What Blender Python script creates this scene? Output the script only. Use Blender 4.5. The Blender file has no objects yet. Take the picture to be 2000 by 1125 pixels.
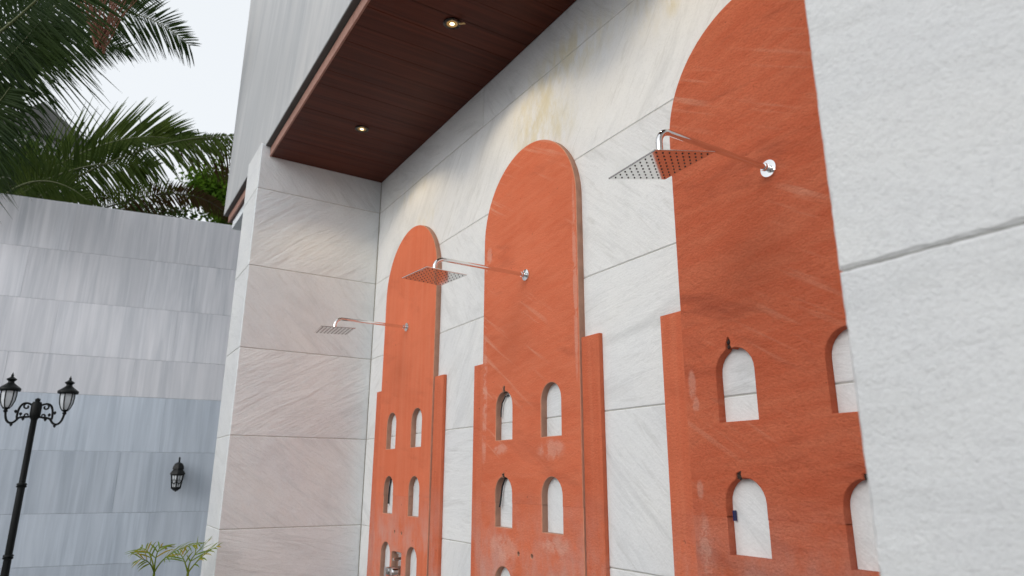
import bpy, bmesh, math, random
from mathutils import Vector, Matrix, Quaternion
random.seed(7)
C = bpy.context.scene.collection
SC = bpy.context.scene

# ------------------------------------------------------------------ camera
U = 0.6            # one tile course in metres
Z0 = 0.9           # height of the lowest visible joint above the paving
def P(x, y, z): return Vector((x*U, y*U, z*U+Z0))
CAM = P(8.24600563, -3.04837577, 0.56576534)
RIGHT = Vector((0.53179205, 0.84686586, 0.00392872))
DOWN = Vector((-0.22455224, 0.14547828, -0.96354157))
FWD = Vector((-0.81656201, 0.51152154, 0.26752982))
FPX = 1326.156
cd = bpy.data.cameras.new('camera'); cam = bpy.data.objects.new('camera', cd); C.objects.link(cam)
m = Matrix.Identity(4)
for i, v in enumerate((RIGHT, -DOWN, -FWD)):
    for r in range(3): m[r][i] = v[r]
m.translation = CAM
cam.matrix_world = m
cd.sensor_width = 36.0; cd.lens = FPX/2000*36.0
cd.clip_start = 0.05; cd.clip_end = 2000
cd.dof.use_dof = True; cd.dof.focus_distance = 2.7; cd.dof.aperture_fstop = 4.0
SC.camera = cam
def ray(px, py): return RIGHT*((px-1000)/FPX) + DOWN*((py-562.5)/FPX) + FWD
def at(px, py, d): return CAM + ray(px, py)*d          # a point at depth d metres on that line of sight

# ------------------------------------------------------------------ sky, sun, exposure
SUN_EL, SUN_AZ = math.radians(24), math.radians(166)   # azimuth clockwise from +Y
w = bpy.data.worlds.new('World'); SC.world = w; w.use_nodes = True
nt = w.node_tree; nt.nodes.clear()
sky = nt.nodes.new('ShaderNodeTexSky'); sky.sky_type = 'NISHITA'; sky.sun_disc = False
sky.sun_elevation = SUN_EL; sky.sun_rotation = SUN_AZ
sky.air_density = 1.0; sky.dust_density = 4.0; sky.ozone_density = 1.0
hs = nt.nodes.new('ShaderNodeHueSaturation'); hs.inputs['Saturation'].default_value = 0.16
hs.inputs['Value'].default_value = 1.0
bg = nt.nodes.new('ShaderNodeBackground'); bg.inputs['Strength'].default_value = 0.132
wo = nt.nodes.new('ShaderNodeOutputWorld')
cl = nt.nodes.new('ShaderNodeMix'); cl.data_type = 'RGBA'; cl.inputs[0].default_value = 0.72      # thin even overcast over the clear sky
cl.inputs[7].default_value = (7.6, 7.95, 8.3, 1)
nt.links.new(sky.outputs[0], hs.inputs['Color']); nt.links.new(hs.outputs[0], cl.inputs[6]); nt.links.new(cl.outputs[2], bg.inputs['Color']); nt.links.new(bg.outputs[0], wo.inputs[0])
sl = bpy.data.lights.new('sun', 'SUN'); sun = bpy.data.objects.new('sun', sl); C.objects.link(sun)
sl.energy = 0.66; sl.angle = math.radians(28); sl.color = (1, 0.985, 0.965)
sd = Vector((math.sin(SUN_AZ)*math.cos(SUN_EL), math.cos(SUN_AZ)*math.cos(SUN_EL), math.sin(SUN_EL)))
sun.rotation_mode = 'QUATERNION'; sun.rotation_quaternion = sd.to_track_quat('Z', 'Y'); sun.location = sd*60
SC.view_settings.view_transform = 'Standard'; SC.view_settings.look = 'None'
SC.view_settings.exposure = 0.13; SC.view_settings.gamma = 1.0; SC.view_settings.use_curve_mapping = False
SC.cycles.max_bounces = 8; SC.cycles.diffuse_bounces = 4; SC.cycles.transparent_max_bounces = 8

# ------------------------------------------------------------------ node helpers
class N:
    def __init__(s, name):
        s.m = bpy.data.materials.new(name); s.m.use_nodes = True; s.t = s.m.node_tree
        s.b = s.t.nodes['Principled BSDF']; s.out = s.t.nodes['Material Output']
    def n(s, typ, **kw):
        x = s.t.nodes.new(typ)
        for k, v in kw.items():
            if k.startswith('i_'): x.inputs[k[2:].replace('_', ' ')].default_value = v
            else: setattr(x, k, v)
        return x
    def l(s, a, b): s.t.links.new(a, b)
    def noise(s, vec, scale, detail=6, rough=.6, dist=0.0):
        x = s.n('ShaderNodeTexNoise'); x.inputs['Scale'].default_value = scale; x.inputs['Detail'].default_value = detail
        x.inputs['Roughness'].default_value = rough; x.inputs['Distortion'].default_value = dist
        s.l(vec, x.inputs['Vector']); return x.outputs['Fac']
    def ramp(s, fac, stops):
        x = s.n('ShaderNodeValToRGB'); e = x.color_ramp.elements
        while len(e) < len(stops): e.new(.5)
        for a, (p, c) in zip(e, stops):
            a.position = p; a.color = (c, c, c, 1) if not isinstance(c, tuple) else (*c, 1)
        s.l(fac, x.inputs[0]); return x.outputs[0]
    def mix(s, fac, a, b, mode='MIX'):
        x = s.n('ShaderNodeMix', data_type='RGBA', blend_type=mode)
        for k, v in ((0, fac), (6, a), (7, b)):
            if isinstance(v, (int, float)): x.inputs[k].default_value = v
            elif isinstance(v, tuple): x.inputs[k].default_value = (*v, 1)
            else: s.l(v, x.inputs[k])
        return x.outputs[2]
    def math(s, op, a, b=0.0, c=None):
        x = s.n('ShaderNodeMath', operation=op)
        for k, v in enumerate((a, b) if c is None else (a, b, c)):
            if isinstance(v, (int, float)): x.inputs[k].default_value = v
            else: s.l(v, x.inputs[k])
        return x.outputs[0]
    def scale(s, vec, sc, rot=None):
        if rot:
            r = s.n('ShaderNodeMapping'); r.inputs['Rotation'].default_value = rot; s.l(vec, r.inputs['Vector']); vec = r.outputs[0]
        x = s.n('ShaderNodeMapping'); x.inputs['Scale'].default_value = sc
        s.l(vec, x.inputs['Vector']); return x.outputs[0]
    def coords(s, spin=None):
        """object coordinates, moved by the object's own random number and, if asked, turned about Y"""
        tc = s.n('ShaderNodeTexCoord'); oi = s.n('ShaderNodeObjectInfo')
        mul = s.n('ShaderNodeVectorMath', operation='SCALE'); mul.inputs[0].default_value = (37, 11, 53); s.l(oi.outputs['Random'], mul.inputs['Scale'])
        vec = tc.outputs['Object']
        if spin:
            r = s.n('ShaderNodeVectorRotate', rotation_type='Y_AXIS')
            mr = s.n('ShaderNodeMapRange'); mr.inputs['To Min'].default_value = spin[0]; mr.inputs['To Max'].default_value = spin[1]
            fr = s.math('FRACT', s.math('MULTIPLY', oi.outputs['Random'], 13.7)); s.l(fr, mr.inputs['Value'])
            s.l(vec, r.inputs['Vector']); s.l(mr.outputs[0], r.inputs['Angle']); vec = r.outputs[0]
        add = s.n('ShaderNodeVectorMath', operation='ADD'); s.l(vec, add.inputs[0]); s.l(mul.outputs[0], add.inputs[1])
        s.oi = oi
        return add.outputs[0]
    def bump(s, h, strength, dist, prev=None):
        x = s.n('ShaderNodeBump'); x.inputs['Strength'].default_value = strength; x.inputs['Distance'].default_value = dist
        s.l(h, x.inputs['Height'])
        if prev is not None: s.l(prev, x.inputs['Normal'])
        return x.outputs[0]
    def fin(s, col=None, rough=.6, nor=None, metal=0.0, spec=.5):
        if col is not None:
            if isinstance(col, tuple): s.b.inputs['Base Color'].default_value = (*col, 1)
            else: s.l(col, s.b.inputs['Base Color'])
        if isinstance(rough, (int, float)): s.b.inputs['Roughness'].default_value = rough
        else: s.l(rough, s.b.inputs['Roughness'])
        if nor is not None: s.l(nor, s.b.inputs['Normal'])
        s.b.inputs['Metallic'].default_value = metal; s.b.inputs['Specular IOR Level'].default_value = spec
        return s.m

def white_stone(name, stains=False, spin=(-1.05, -.55), vein=1.0, ridge=1.0, tone=(1, 1, 1), grain=1.0):
    a = N(name); v = a.coords(spin)
    band = a.noise(a.scale(v, (.7, 1, 2.9)), 2.4, 8, .66, 1.1)
    fine = a.noise(a.scale(v, (1.2, 1, 9)), 3.0, 7, .66, .7)
    cloud = a.noise(v, 1.7, 5, .6)
    speck = a.noise(v, 110, 4, .75)
    base = a.mix(a.ramp(cloud, [(.3, 0.0), (.72, 1.0)]), tuple(t*c for t, c in zip(tone, (.79, .79, .775))), tuple(t*c for t, c in zip(tone, (.69, .695, .70))))
    c = a.mix(a.math('MULTIPLY', a.ramp(band, [(.5, 0.0), (.72, 1.0)]), .55*vein), base, tuple(t*c for t, c in zip(tone, (.43, .435, .43))))
    c = a.mix(a.math('MULTIPLY', a.ramp(fine, [(.56, 0.0), (.66, 1.0)]), .33*vein), c, (.40, .40, .375))
    c = a.mix(a.math('MULTIPLY', a.ramp(speck, [(.5, 0.0), (.72, 1.0)]), .30*grain), c, (.52, .525, .53))
    warm = a.noise(a.scale(v, (1, 1, 2.2)), 1.1, 4, .5)
    c = a.mix(a.math('MULTIPLY', a.ramp(warm, [(.5, 0.0), (.75, 1.0)]), .14), c, (.74, .69, .60))
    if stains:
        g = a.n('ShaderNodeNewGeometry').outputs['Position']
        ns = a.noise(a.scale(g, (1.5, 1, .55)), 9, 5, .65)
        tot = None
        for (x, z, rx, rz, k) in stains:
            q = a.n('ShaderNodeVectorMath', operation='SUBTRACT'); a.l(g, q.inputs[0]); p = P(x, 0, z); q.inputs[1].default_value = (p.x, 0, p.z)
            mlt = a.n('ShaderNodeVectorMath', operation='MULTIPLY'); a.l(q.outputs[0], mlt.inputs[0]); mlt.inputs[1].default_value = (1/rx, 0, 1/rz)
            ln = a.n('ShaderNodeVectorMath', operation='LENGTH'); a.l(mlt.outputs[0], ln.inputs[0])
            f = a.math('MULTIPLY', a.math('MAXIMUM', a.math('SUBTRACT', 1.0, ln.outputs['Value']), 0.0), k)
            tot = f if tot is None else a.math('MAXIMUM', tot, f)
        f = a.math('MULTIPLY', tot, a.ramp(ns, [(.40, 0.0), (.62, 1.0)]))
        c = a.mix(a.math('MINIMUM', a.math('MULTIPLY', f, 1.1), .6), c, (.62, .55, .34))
    rid = a.noise(a.scale(v, (.5, 1, 3.2)), 5.5, 8, .68, .8)
    lump = a.noise(v, 7, 5, .6)
    grn = a.noise(v, 55, 5, .7)
    n1 = a.bump(rid, .55*ridge, .012)
    n1 = a.bump(lump, .35*ridge, .012, n1)
    n1 = a.bump(grn, .35*grain, .004, n1)
    n1 = a.bump(a.noise(v, 150, 4, .7), min(1, .45*grain), .0032, n1)
    return a.fin(c, .62, n1, spec=.35)

def red_stone(name, streak='grain', rough_amt=1.0, dark=.4, k=1.0, patches=()):
    a = N(name); v = a.coords()
    cloud = a.noise(a.scale(v, (1, 1, 1.8)), 2.6, 6, .62, .4)
    if streak == 'vertical':
        gr = a.noise(a.scale(v, (9, 9, .45)), 3.0, 6, .6)
    else:
        gr = a.noise(a.scale(v, (1.0, 1, 7), (0, .12, 0)), 4.0, 7, .66, .3)
    c = a.mix(a.ramp(cloud, [(.32, 0.0), (.7, 1.0)]), (.68*k, .172*k*k, .082*k*k), (.59*k, .137*k*k, .062*k*k))
    c = a.mix(a.math('MULTIPLY', a.ramp(gr, [(.38, 0.0), (.68, 1.0)]), .55), c, (.68, .21, .112))
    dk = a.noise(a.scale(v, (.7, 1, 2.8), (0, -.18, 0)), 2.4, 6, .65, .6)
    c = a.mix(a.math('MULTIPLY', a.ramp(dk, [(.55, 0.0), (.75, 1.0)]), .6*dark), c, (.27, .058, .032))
    if streak != 'vertical':                      # pale saw scratches running down to the right
        sc = a.noise(a.scale(v, (.75, 1, 13), (0, -.55, 0)), 2.7, 3, .5)
        ms = a.noise(v, 1.9, 3, .5)
        f = a.math('MULTIPLY', a.ramp(sc, [(.575, 0.0), (.69, 1.0)]), a.ramp(ms, [(.47, 0.0), (.62, 1.0)]))
        c = a.mix(a.math('MULTIPLY', f, .45), c, (.68, .34, .23))
    # lime bloom low down round the valve and its holes
    g = a.n('ShaderNodeNewGeometry').outputs['Position']; sp = a.n('ShaderNodeSeparateXYZ'); a.l(g, sp.inputs[0])
    low = a.n('ShaderNodeMapRange'); a.l(sp.outputs['Z'], low.inputs['Value'])
    low.inputs['From Min'].default_value = 1.2; low.inputs['From Max'].default_value = .86
    bl = a.noise(a.scale(v, (1.6, 1, .9)), 5.0, 6, .62)
    c = a.mix(a.math('MULTIPLY', a.math('MULTIPLY', low.outputs[0], a.ramp(bl, [(.38, 0.0), (.68, 1.0)])), .7), c, (.56, .34, .29))
    if patches:                                   # rubbed and lime-splashed places
        pn = a.noise(g, 14, 5, .7); tot = None
        for (x, z, rx, rz) in patches:
            q = a.n('ShaderNodeVectorMath', operation='SUBTRACT'); a.l(g, q.inputs[0]); pp = P(x, 0, z); q.inputs[1].default_value = (pp.x, 0, pp.z)
            mlt = a.n('ShaderNodeVectorMath', operation='MULTIPLY'); a.l(q.outputs[0], mlt.inputs[0]); mlt.inputs[1].default_value = (1/(rx*U), 0, 1/(rz*U))
            ln = a.n('ShaderNodeVectorMath', operation='LENGTH'); a.l(mlt.outputs[0], ln.inputs[0])
            f = a.math('MAXIMUM', a.math('SUBTRACT', 1.0, ln.outputs['Value']), 0.0)
            tot = f if tot is None else a.math('MAXIMUM', tot, f)
        c = a.mix(a.math('MINIMUM', a.math('MULTIPLY', tot, a.ramp(pn, [(.40, 0.0), (.62, 1.5)])), .40), c, (.70, .42, .33))
    gn = a.noise(v, 120, 4, .75)
    c = a.mix(a.math('MULTIPLY', a.ramp(gn, [(.45, 0.0), (.7, 1.0)]), min(.40, .18*rough_amt)), c, (.38, .082, .038))
    pit = a.noise(v, 30, 3, .55)
    c = a.mix(a.math('MULTIPLY', a.ramp(pit, [(.72, 0.0), (.76, 1.0)]), .5), c, (.16, .045, .03))
    n1 = a.bump(a.noise(a.scale(v, (1, 1, 1.5)), 85, 5, .72), .65*rough_amt, .005)
    n1 = a.bump(a.noise(v, 16, 4, .6), .4*rough_amt, .007, n1)
    return a.fin(c, .82, n1, spec=.2)

def grey_marble(name, tint=True, lo=(.58, .60, .635), hi=(.80, .80, .825), rot=None, vs=(5.5, 5.5, .42), soft=1.0):
    a = N(name); v = a.coords()
    v2 = a.scale(v, vs, rot) if rot else a.scale(v, vs)
    st = a.noise(v2, 1.5, 7, .58, .35); st2 = a.noise(a.scale(v2, (2.4, 2.4, 1.1)), 2.0, 5, .6, .2)
    cl = a.noise(v, .9, 4, .5)
    c = a.mix(a.ramp(st, [(.33, 0.0), (.66, 1.0)]), lo, hi)
    c = a.mix(a.math('MULTIPLY', a.ramp(st2, [(.48, 0.0), (.64, 1.0)]), .42), c, tuple(min(1, h*1.16) for h in hi))
    c = a.mix(a.math('MULTIPLY', a.ramp(cl, [(.42, 0.0), (.68, 1.0)]), .5), c, tuple((l+h)/2*1.02 for l, h in zip(lo, hi)))
    if tint: c = a.mix(1.0, c, a.oi.outputs['Color'], 'MULTIPLY')
    return a.fin(c, .55, a.bump(st2, .12, .004), spec=.4)

def plain(name, col, rough=.5, metal=0.0, mottle=.25, scale=14, bump=.1, spec=.5):
    a = N(name); v = a.coords()
    n = a.noise(v, scale, 5, .6)
    c = a.mix(a.math('MULTIPLY', a.ramp(n, [(.35, 0.0), (.7, 1.0)]), mottle), col, tuple(x*.5 for x in col))
    return a.fin(c, rough, a.bump(n, bump, .003) if bump else None, metal, spec)

def wood(name, ca, cb, rough=.42):
    a = N(name); v = a.coords()
    g = a.noise(a.scale(v, (16, .55, 16)), 2.0, 7, .62, .4)
    g2 = a.noise(a.scale(v, (55, .9, 55)), 2.0, 4, .6)
    c = a.mix(a.ramp(g, [(.33, 0.0), (.68, 1.0)]), ca, cb)
    c = a.mix(a.math('MULTIPLY', a.ramp(g2, [(.5, 0.0), (.7, 1.0)]), .4), c, tuple(x*.55 for x in ca))
    mr = a.n('ShaderNodeMapRange'); a.l(a.oi.outputs['Random'], mr.inputs['Value']); mr.inputs['To Min'].default_value = .88; mr.inputs['To Max'].default_value = 1.08
    hv = a.n('ShaderNodeHueSaturation'); a.l(c, hv.inputs['Color']); a.l(mr.outputs[0], hv.inputs['Value'])
    return a.fin(hv.outputs[0], rough, a.bump(g2, .2, .002), spec=.14)

def leaf(name, ca, cb, trans=.35, tcol=None):
    a = N(name); v = a.coords()
    n = a.noise(v, 2.2, 4, .6); n2 = a.noise(v, 23, 2, .5)
    c = a.mix(a.ramp(n, [(.35, 0.0), (.68, 1.0)]), ca, cb)
    c = a.mix(a.math('MULTIPLY', n2, .4), c, tuple(x*.5 for x in ca))
    a.fin(c, .62, None, spec=.10)
    tr = a.n('ShaderNodeBsdfTranslucent')
    if tcol: tr.inputs['Color'].default_value = (*tcol, 1)
    else: a.l(c, tr.inputs['Color'])
    mx = a.n('ShaderNodeMixShader'); mx.inputs[0].default_value = trans
    a.l(a.b.outputs[0], mx.inputs[1]); a.l(tr.outputs[0], mx.inputs[2]); a.l(mx.outputs[0], a.out.inputs['Surface'])
    return a.m

M = {}
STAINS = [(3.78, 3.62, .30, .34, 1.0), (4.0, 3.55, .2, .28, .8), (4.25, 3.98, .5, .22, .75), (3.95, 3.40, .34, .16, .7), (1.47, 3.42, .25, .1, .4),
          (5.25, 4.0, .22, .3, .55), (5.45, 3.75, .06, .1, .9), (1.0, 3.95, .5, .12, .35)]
M['white'] = white_stone('white_quartzite', STAINS, (-1.0, 1.15), vein=.75, ridge=.75, tone=(1.0, 1.01, 1.02))
M['white_side'] = white_stone('white_quartzite_cleft_light_offset', None, (-1.15, 1.0), vein=.5, ridge=1.7, tone=(1.03, 1.075, 1.11))  # same stone; tone raised and cooled to offset dim, pink bounce light
M['white_front'] = white_stone('white_quartzite_front', None, (-.5, .3), vein=.5, ridge=.45, tone=(.94, .945, .95), grain=1.7)
M['grout'] = plain('grout', (.53, .515, .48), .9, mottle=.4, scale=30)
M['grout_dark'] = plain('dark_grout', (.33, .325, .31), .9, mottle=.4, scale=30)
M['red_v'] = red_stone('red_sandstone_streaked', 'vertical', .5)
M['red_m'] = red_stone('red_sandstone_scratched', 'grain', 1.2, .6, .98, [(3.08, 2.53, .055, .09), (3.03, 2.42, .03, .05), (3.03, 1.2, .05, .7), (4.36, 2.0, .03, .9), (3.30, .78, .12, .05), (4.02, .76, .2, .09), (4.05, .10, .22, .08), (3.35, .02, .25, .12)])
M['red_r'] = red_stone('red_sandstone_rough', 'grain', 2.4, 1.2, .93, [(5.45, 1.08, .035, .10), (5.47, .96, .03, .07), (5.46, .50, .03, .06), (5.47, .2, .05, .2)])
M['red_post'] = red_stone('red_sandstone_post', 'vertical', 1.6, .3, .965)
M['worn_red'] = plain('worn_red_edge', (.64, .27, .165), .85, mottle=.5, scale=25)
M['dusty'] = plain('dusty_cut_edge', (.44, .25, .18), .9, mottle=.55, scale=16, bump=.3)
M['mortar'] = plain('dark_mortar', (.07, .045, .035), .95, mottle=.6, scale=60, bump=.6)
M['grey'] = grey_marble('grey_marble')
M['fascia'] = grey_marble('grey_marble_fascia', False, (.36, .372, .385), (.52, .515, .51), rot=(0, -.33, 0), vs=(1.7, 1.7, .34))
M['under'] = plain('dark_underside', (.12, .12, .115), .8, mottle=.4)
M['joint_grey'] = plain('grey_joint', (.42, .43, .46), .9, mottle=.4)
M['render'] = plain('cement_render', (.42, .42, .41), .85, mottle=.3, scale=5)
M['wood'] = wood('brown_timber', (.058, .0135, .0065), (.112, .028, .0135))
M['wood_end'] = wood('pale_timber_edge', (.34, .18, .14), (.42, .24, .19), .5)
M['chrome'] = plain('chrome', (.86, .86, .86), .05, 1.0, mottle=.05, bump=0)
M['steel'] = plain('polished_steel', (.74, .74, .73), .09, 1.0, mottle=.1, scale=40, bump=0)
M['rubber'] = plain('grey_nozzle_rubber', (.045, .043, .04), .6, mottle=.1, bump=0)
M['black'] = plain('black_cast_iron', (.006, .007, .007), .45, 0.0, mottle=.4, scale=40, bump=.15, spec=.22)
M['frost'] = plain('frosted_glass', (.72, .75, .78), .25, mottle=.2, scale=9, bump=0)
M['cable'] = plain('black_cable', (.008, .008, .009), .45, bump=0)
M['blue'] = plain('blue_tape', (.006, .014, .10), .4, bump=0)
M['brass'] = plain('brass_clip', (.45, .33, .14), .35, .8, bump=0)
M['gold'] = plain('gold_reflector', (.62, .42, .16), .2, .9, mottle=.4, scale=60, bump=0)
M['bronze'] = plain('dark_bezel', (.055, .05, .045), .25, .7, bump=0)
M['palm'] = leaf('palm_leaf', (.015, .034, .009), (.036, .062, .012), .24)
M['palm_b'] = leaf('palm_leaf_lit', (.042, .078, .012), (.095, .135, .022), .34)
M['palm_dry'] = leaf('dry_palm_leaf', (.085, .045, .020), (.05, .045, .015), .2)
M['rachis'] = plain('palm_rachis', (.10, .12, .035), .5, mottle=.4)
M['bark'] = plain('bark', (.085, .065, .05), .9, mottle=.6, scale=9, bump=.7)
M['areca'] = leaf('areca_leaf', (.12, .23, .025), (.30, .33, .03), .35)
M['areca_tip'] = leaf('areca_leaf_yellow', (.42, .36, .03), (.30, .20, .03), .35)
M['tree'] = leaf('tree_leaf', (.07, .15, .012), (.14, .25, .02), .5)
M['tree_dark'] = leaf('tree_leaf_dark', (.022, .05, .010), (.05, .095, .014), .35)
M['flower'] = plain('dry_flower_stalk', (.22, .085, .05), .8, mottle=.5, scale=30)
M['soil'] = plain('soil', (.07, .05, .035), .95, mottle=.5, scale=20, bump=.8)

# glowing bulb
a = N('lamp_glow'); a.fin((1, .9, .7), .5)
a.b.inputs['Emission Color'].default_value = (1, .74, .38, 1); a.b.inputs['Emission Strength'].default_value = 4
M['glow'] = a.m
# paving
a = N('paving'); v = a.coords(); br = a.n('ShaderNodeTexBrick'); a.l(a.scale(v, (1.6, 1.6, 1)), br.inputs['Vector'])
br.inputs['Color1'].default_value = (.24, .235, .225, 1); br.inputs['Color2'].default_value = (.20, .197, .19, 1); br.inputs['Mortar'].default_value = (.12, .115, .11, 1)
br.inputs['Mortar Size'].default_value = .008
c = a.mix(a.math('MULTIPLY', a.noise(v, 1.3, 6, .6), .5), br.outputs['Color'], (.15, .145, .135)); M['paving'] = a.fin(c, .75)

# ------------------------------------------------------------------ mesh helpers
class MB:
    def __init__(s): s.v = []; s.f = []
    def add(s, vs, fs):
        o = len(s.v); s.v += [tuple(x) for x in vs]; s.f += [tuple(i+o for i in f) for f in fs]; return s
    def box(s, a, b):
        (x0, y0, z0), (x1, y1, z1) = a, b
        return s.add([(x0, y0, z0), (x1, y0, z0), (x1, y1, z0), (x0, y1, z0), (x0, y0, z1), (x1, y0, z1), (x1, y1, z1), (x0, y1, z1)],
                     [(0, 3, 2, 1), (4, 5, 6, 7), (0, 1, 5, 4), (1, 2, 6, 5), (2, 3, 7, 6), (3, 0, 4, 7)])
    def tube(s, pts, rad, n=10, cap=True):
        pts = [Vector(p) for p in pts]; k = len(pts)
        if isinstance(rad, (int, float)): rad = [rad]*k
        T = []
        for i in range(k):
            t = pts[min(i+1, k-1)]-pts[max(i-1, 0)]; T.append(t.normalized() if t.length > 1e-9 else Vector((0, 0, 1)))
        nrm = T[0].orthogonal().normalized(); vs = []; fs = []
        for i in range(k):
            nrm = (nrm-T[i]*nrm.dot(T[i]))
            nrm = nrm.normalized() if nrm.length > 1e-6 else T[i].orthogonal().normalized()
            b = T[i].cross(nrm)
            for j in range(n):
                an = 2*math.pi*j/n; vs.append(pts[i]+(nrm*math.cos(an)+b*math.sin(an))*rad[i])
        for i in range(k-1):
            for j in range(n): fs.append((i*n+j, i*n+(j+1) % n, (i+1)*n+(j+1) % n, (i+1)*n+j))
        if cap: fs += [tuple(range(n-1, -1, -1)), tuple((k-1)*n+j for j in range(n))]
        return s.add(vs, fs)
    def lathe(s, prof, n=24, cen=(0, 0, 0), ph=0.0, M4=None):
        vs = []; fs = []
        for r, z in prof:
            for j in range(n):
                an = 2*math.pi*j/n+ph; p = Vector((r*math.cos(an), r*math.sin(an), z))
                if M4 is not None: p = M4 @ p
                vs.append(p+Vector(cen))
        for i in range(len(prof)-1):
            for j in range(n): fs.append((i*n+j, i*n+(j+1) % n, (i+1)*n+(j+1) % n, (i+1)*n+j))
        if prof[0][0] > 1e-6: fs.append(tuple(range(n-1, -1, -1)))
        if prof[-1][0] > 1e-6: fs.append(tuple((len(prof)-1)*n+j for j in range(n)))
        return s.add(vs, fs)
    def mesh(s, name, mat, smooth=None):
        me = bpy.data.meshes.new(name); me.from_pydata(s.v, [], s.f); me.update()
        if mat: me.materials.append(mat)
        if smooth is not None:
            me.shade_smooth(); me.set_sharp_from_angle(angle=math.radians(smooth))
        return me
    def build(s, name, mat, parent=None, smooth=None, loc=None):
        return link(name, s.mesh(name, mat, smooth), parent, loc)
def link(name, me, parent=None, loc=None):
    o = bpy.data.objects.new(name, me); C.objects.link(o)
    if loc is not None: o.location = loc
    if parent: o.parent = parent
    return o
def tag(o, label=None, cat=None, group=None, kind=None):
    if label: o['label'] = label
    if cat: o['category'] = cat
    if group: o['group'] = group
    if kind: o['kind'] = kind
    return o
def thing(name, loc, label, cat, group=None, rz=0.0):
    o = bpy.data.objects.new(name, None); C.objects.link(o); o.location = loc; o.rotation_euler = (0, 0, rz)
    o.empty_display_size = .1
    return tag(o, label, cat, group)
def copy_tree(o, parent=None):
    c = o.copy(); C.objects.link(c)
    if parent: c.parent = parent
    for ch in [x for x in C.objects if x.parent == o]: copy_tree(ch, c)
    return c

_tile = {}
def tile_mesh(wd, ht, th, mat, wav=0.0, seed=0, key=None):
    """front face on local y=0, width along x from 0, height along z from 0, worn edges"""
    k = (round(wd, 4), round(ht, 4), mat.name, seed)
    if k in _tile: return _tile[k]
    rnd = random.Random(seed*31+5); b = .0025
    nx, nz = (max(2, int(wd/.012)), max(2, int(ht/.012))) if wav else (1, 1)
    ring = [(wd*i/nx, 0.0) for i in range(nx)]+[(wd, ht*i/nz) for i in range(nz)]+[(wd-wd*i/nx, ht) for i in range(nx)]+[(0.0, ht-ht*i/nz) for i in range(nz)]
    inner = []
    for (x, z) in ring:
        w_ = b+(rnd.random()*wav if wav else 0)
        inner.append((min(max(x, w_), wd-w_), min(max(z, w_), ht-w_)))
    n = len(ring); mb = MB()
    vs = [(x, 0, z) for x, z in inner]
    vs += [(x, b*.9 if not wav else b+rnd.random()*wav*.6, z) for x, z in ring]+[(x, th, z) for x, z in ring]
    fs = [tuple(range(n))]
    for i in range(n):
        j = (i+1) % n
        fs += [(i, n+i, n+j, j), (n+i, 2*n+i, 2*n+j, n+j)]
    mb.add(vs, fs); _tile[k] = mb.mesh('tile', mat); return _tile[k]

# ------------------------------------------------------------------ the setting
g = MB().add([(-300, -300, 0), (300, -300, 0), (300, 300, 0), (-300, 300, 0)], [(0, 1, 2, 3)]).build('ground', M['paving']); tag(g, kind='structure')

W = 7.367; D = 1.6; ZS = 4.443; FL = -Z0/U; PW = .825
TH = .020; GAP = .0042
# --- back wall
wallM = thing('stone_wall', P(3.68, 0, FL), 'white cleft stone shower wall carrying the three red sandstone towers', 'wall')
def rel(o, root): o.parent = root; o.location = o.location-root.location; return o
back = MB().box((0-.02, TH*.2, 0), (W*U+.02, .25, ZS*U+Z0+.05)).build('backing', M['grout']); rel(back, wallM)
courses = [(FL, -1), (-1, 0), (0, 1), (1, 2), (2, 3), (3, 4), (4, 4.6)]
splits = {(FL, -1): [1.262, 3.69, 6.1], (-1, 0): [1.262, 3.69, 6.1], (0, 1): [1.262, 3.69, 6.1], (1, 2): [1.262, 3.69, 6.1],
          (2, 3): [1.262, 3.69, 6.1], (3, 4): [], (4, 4.6): [2.814]}
for (z0, z1) in courses:
    xs = [0]+splits[(z0, z1)]+[W]
    for i in range(len(xs)-1):
        x0 = xs[i]*U+(.0006 if i else .003); x1 = xs[i+1]*U-(.0006 if i < len(xs)-2 else .003)
        zz0 = z0*U+Z0+GAP/2; zz1 = min(z1, ZS+.05)*U+Z0-GAP/2
        o = link('tile', tile_mesh(x1-x0, zz1-zz0, TH, M['white'], .0012, seed=1))
        o.location = (x0, random.uniform(-.0012, .0012), zz0); rel(o, wallM)

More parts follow.
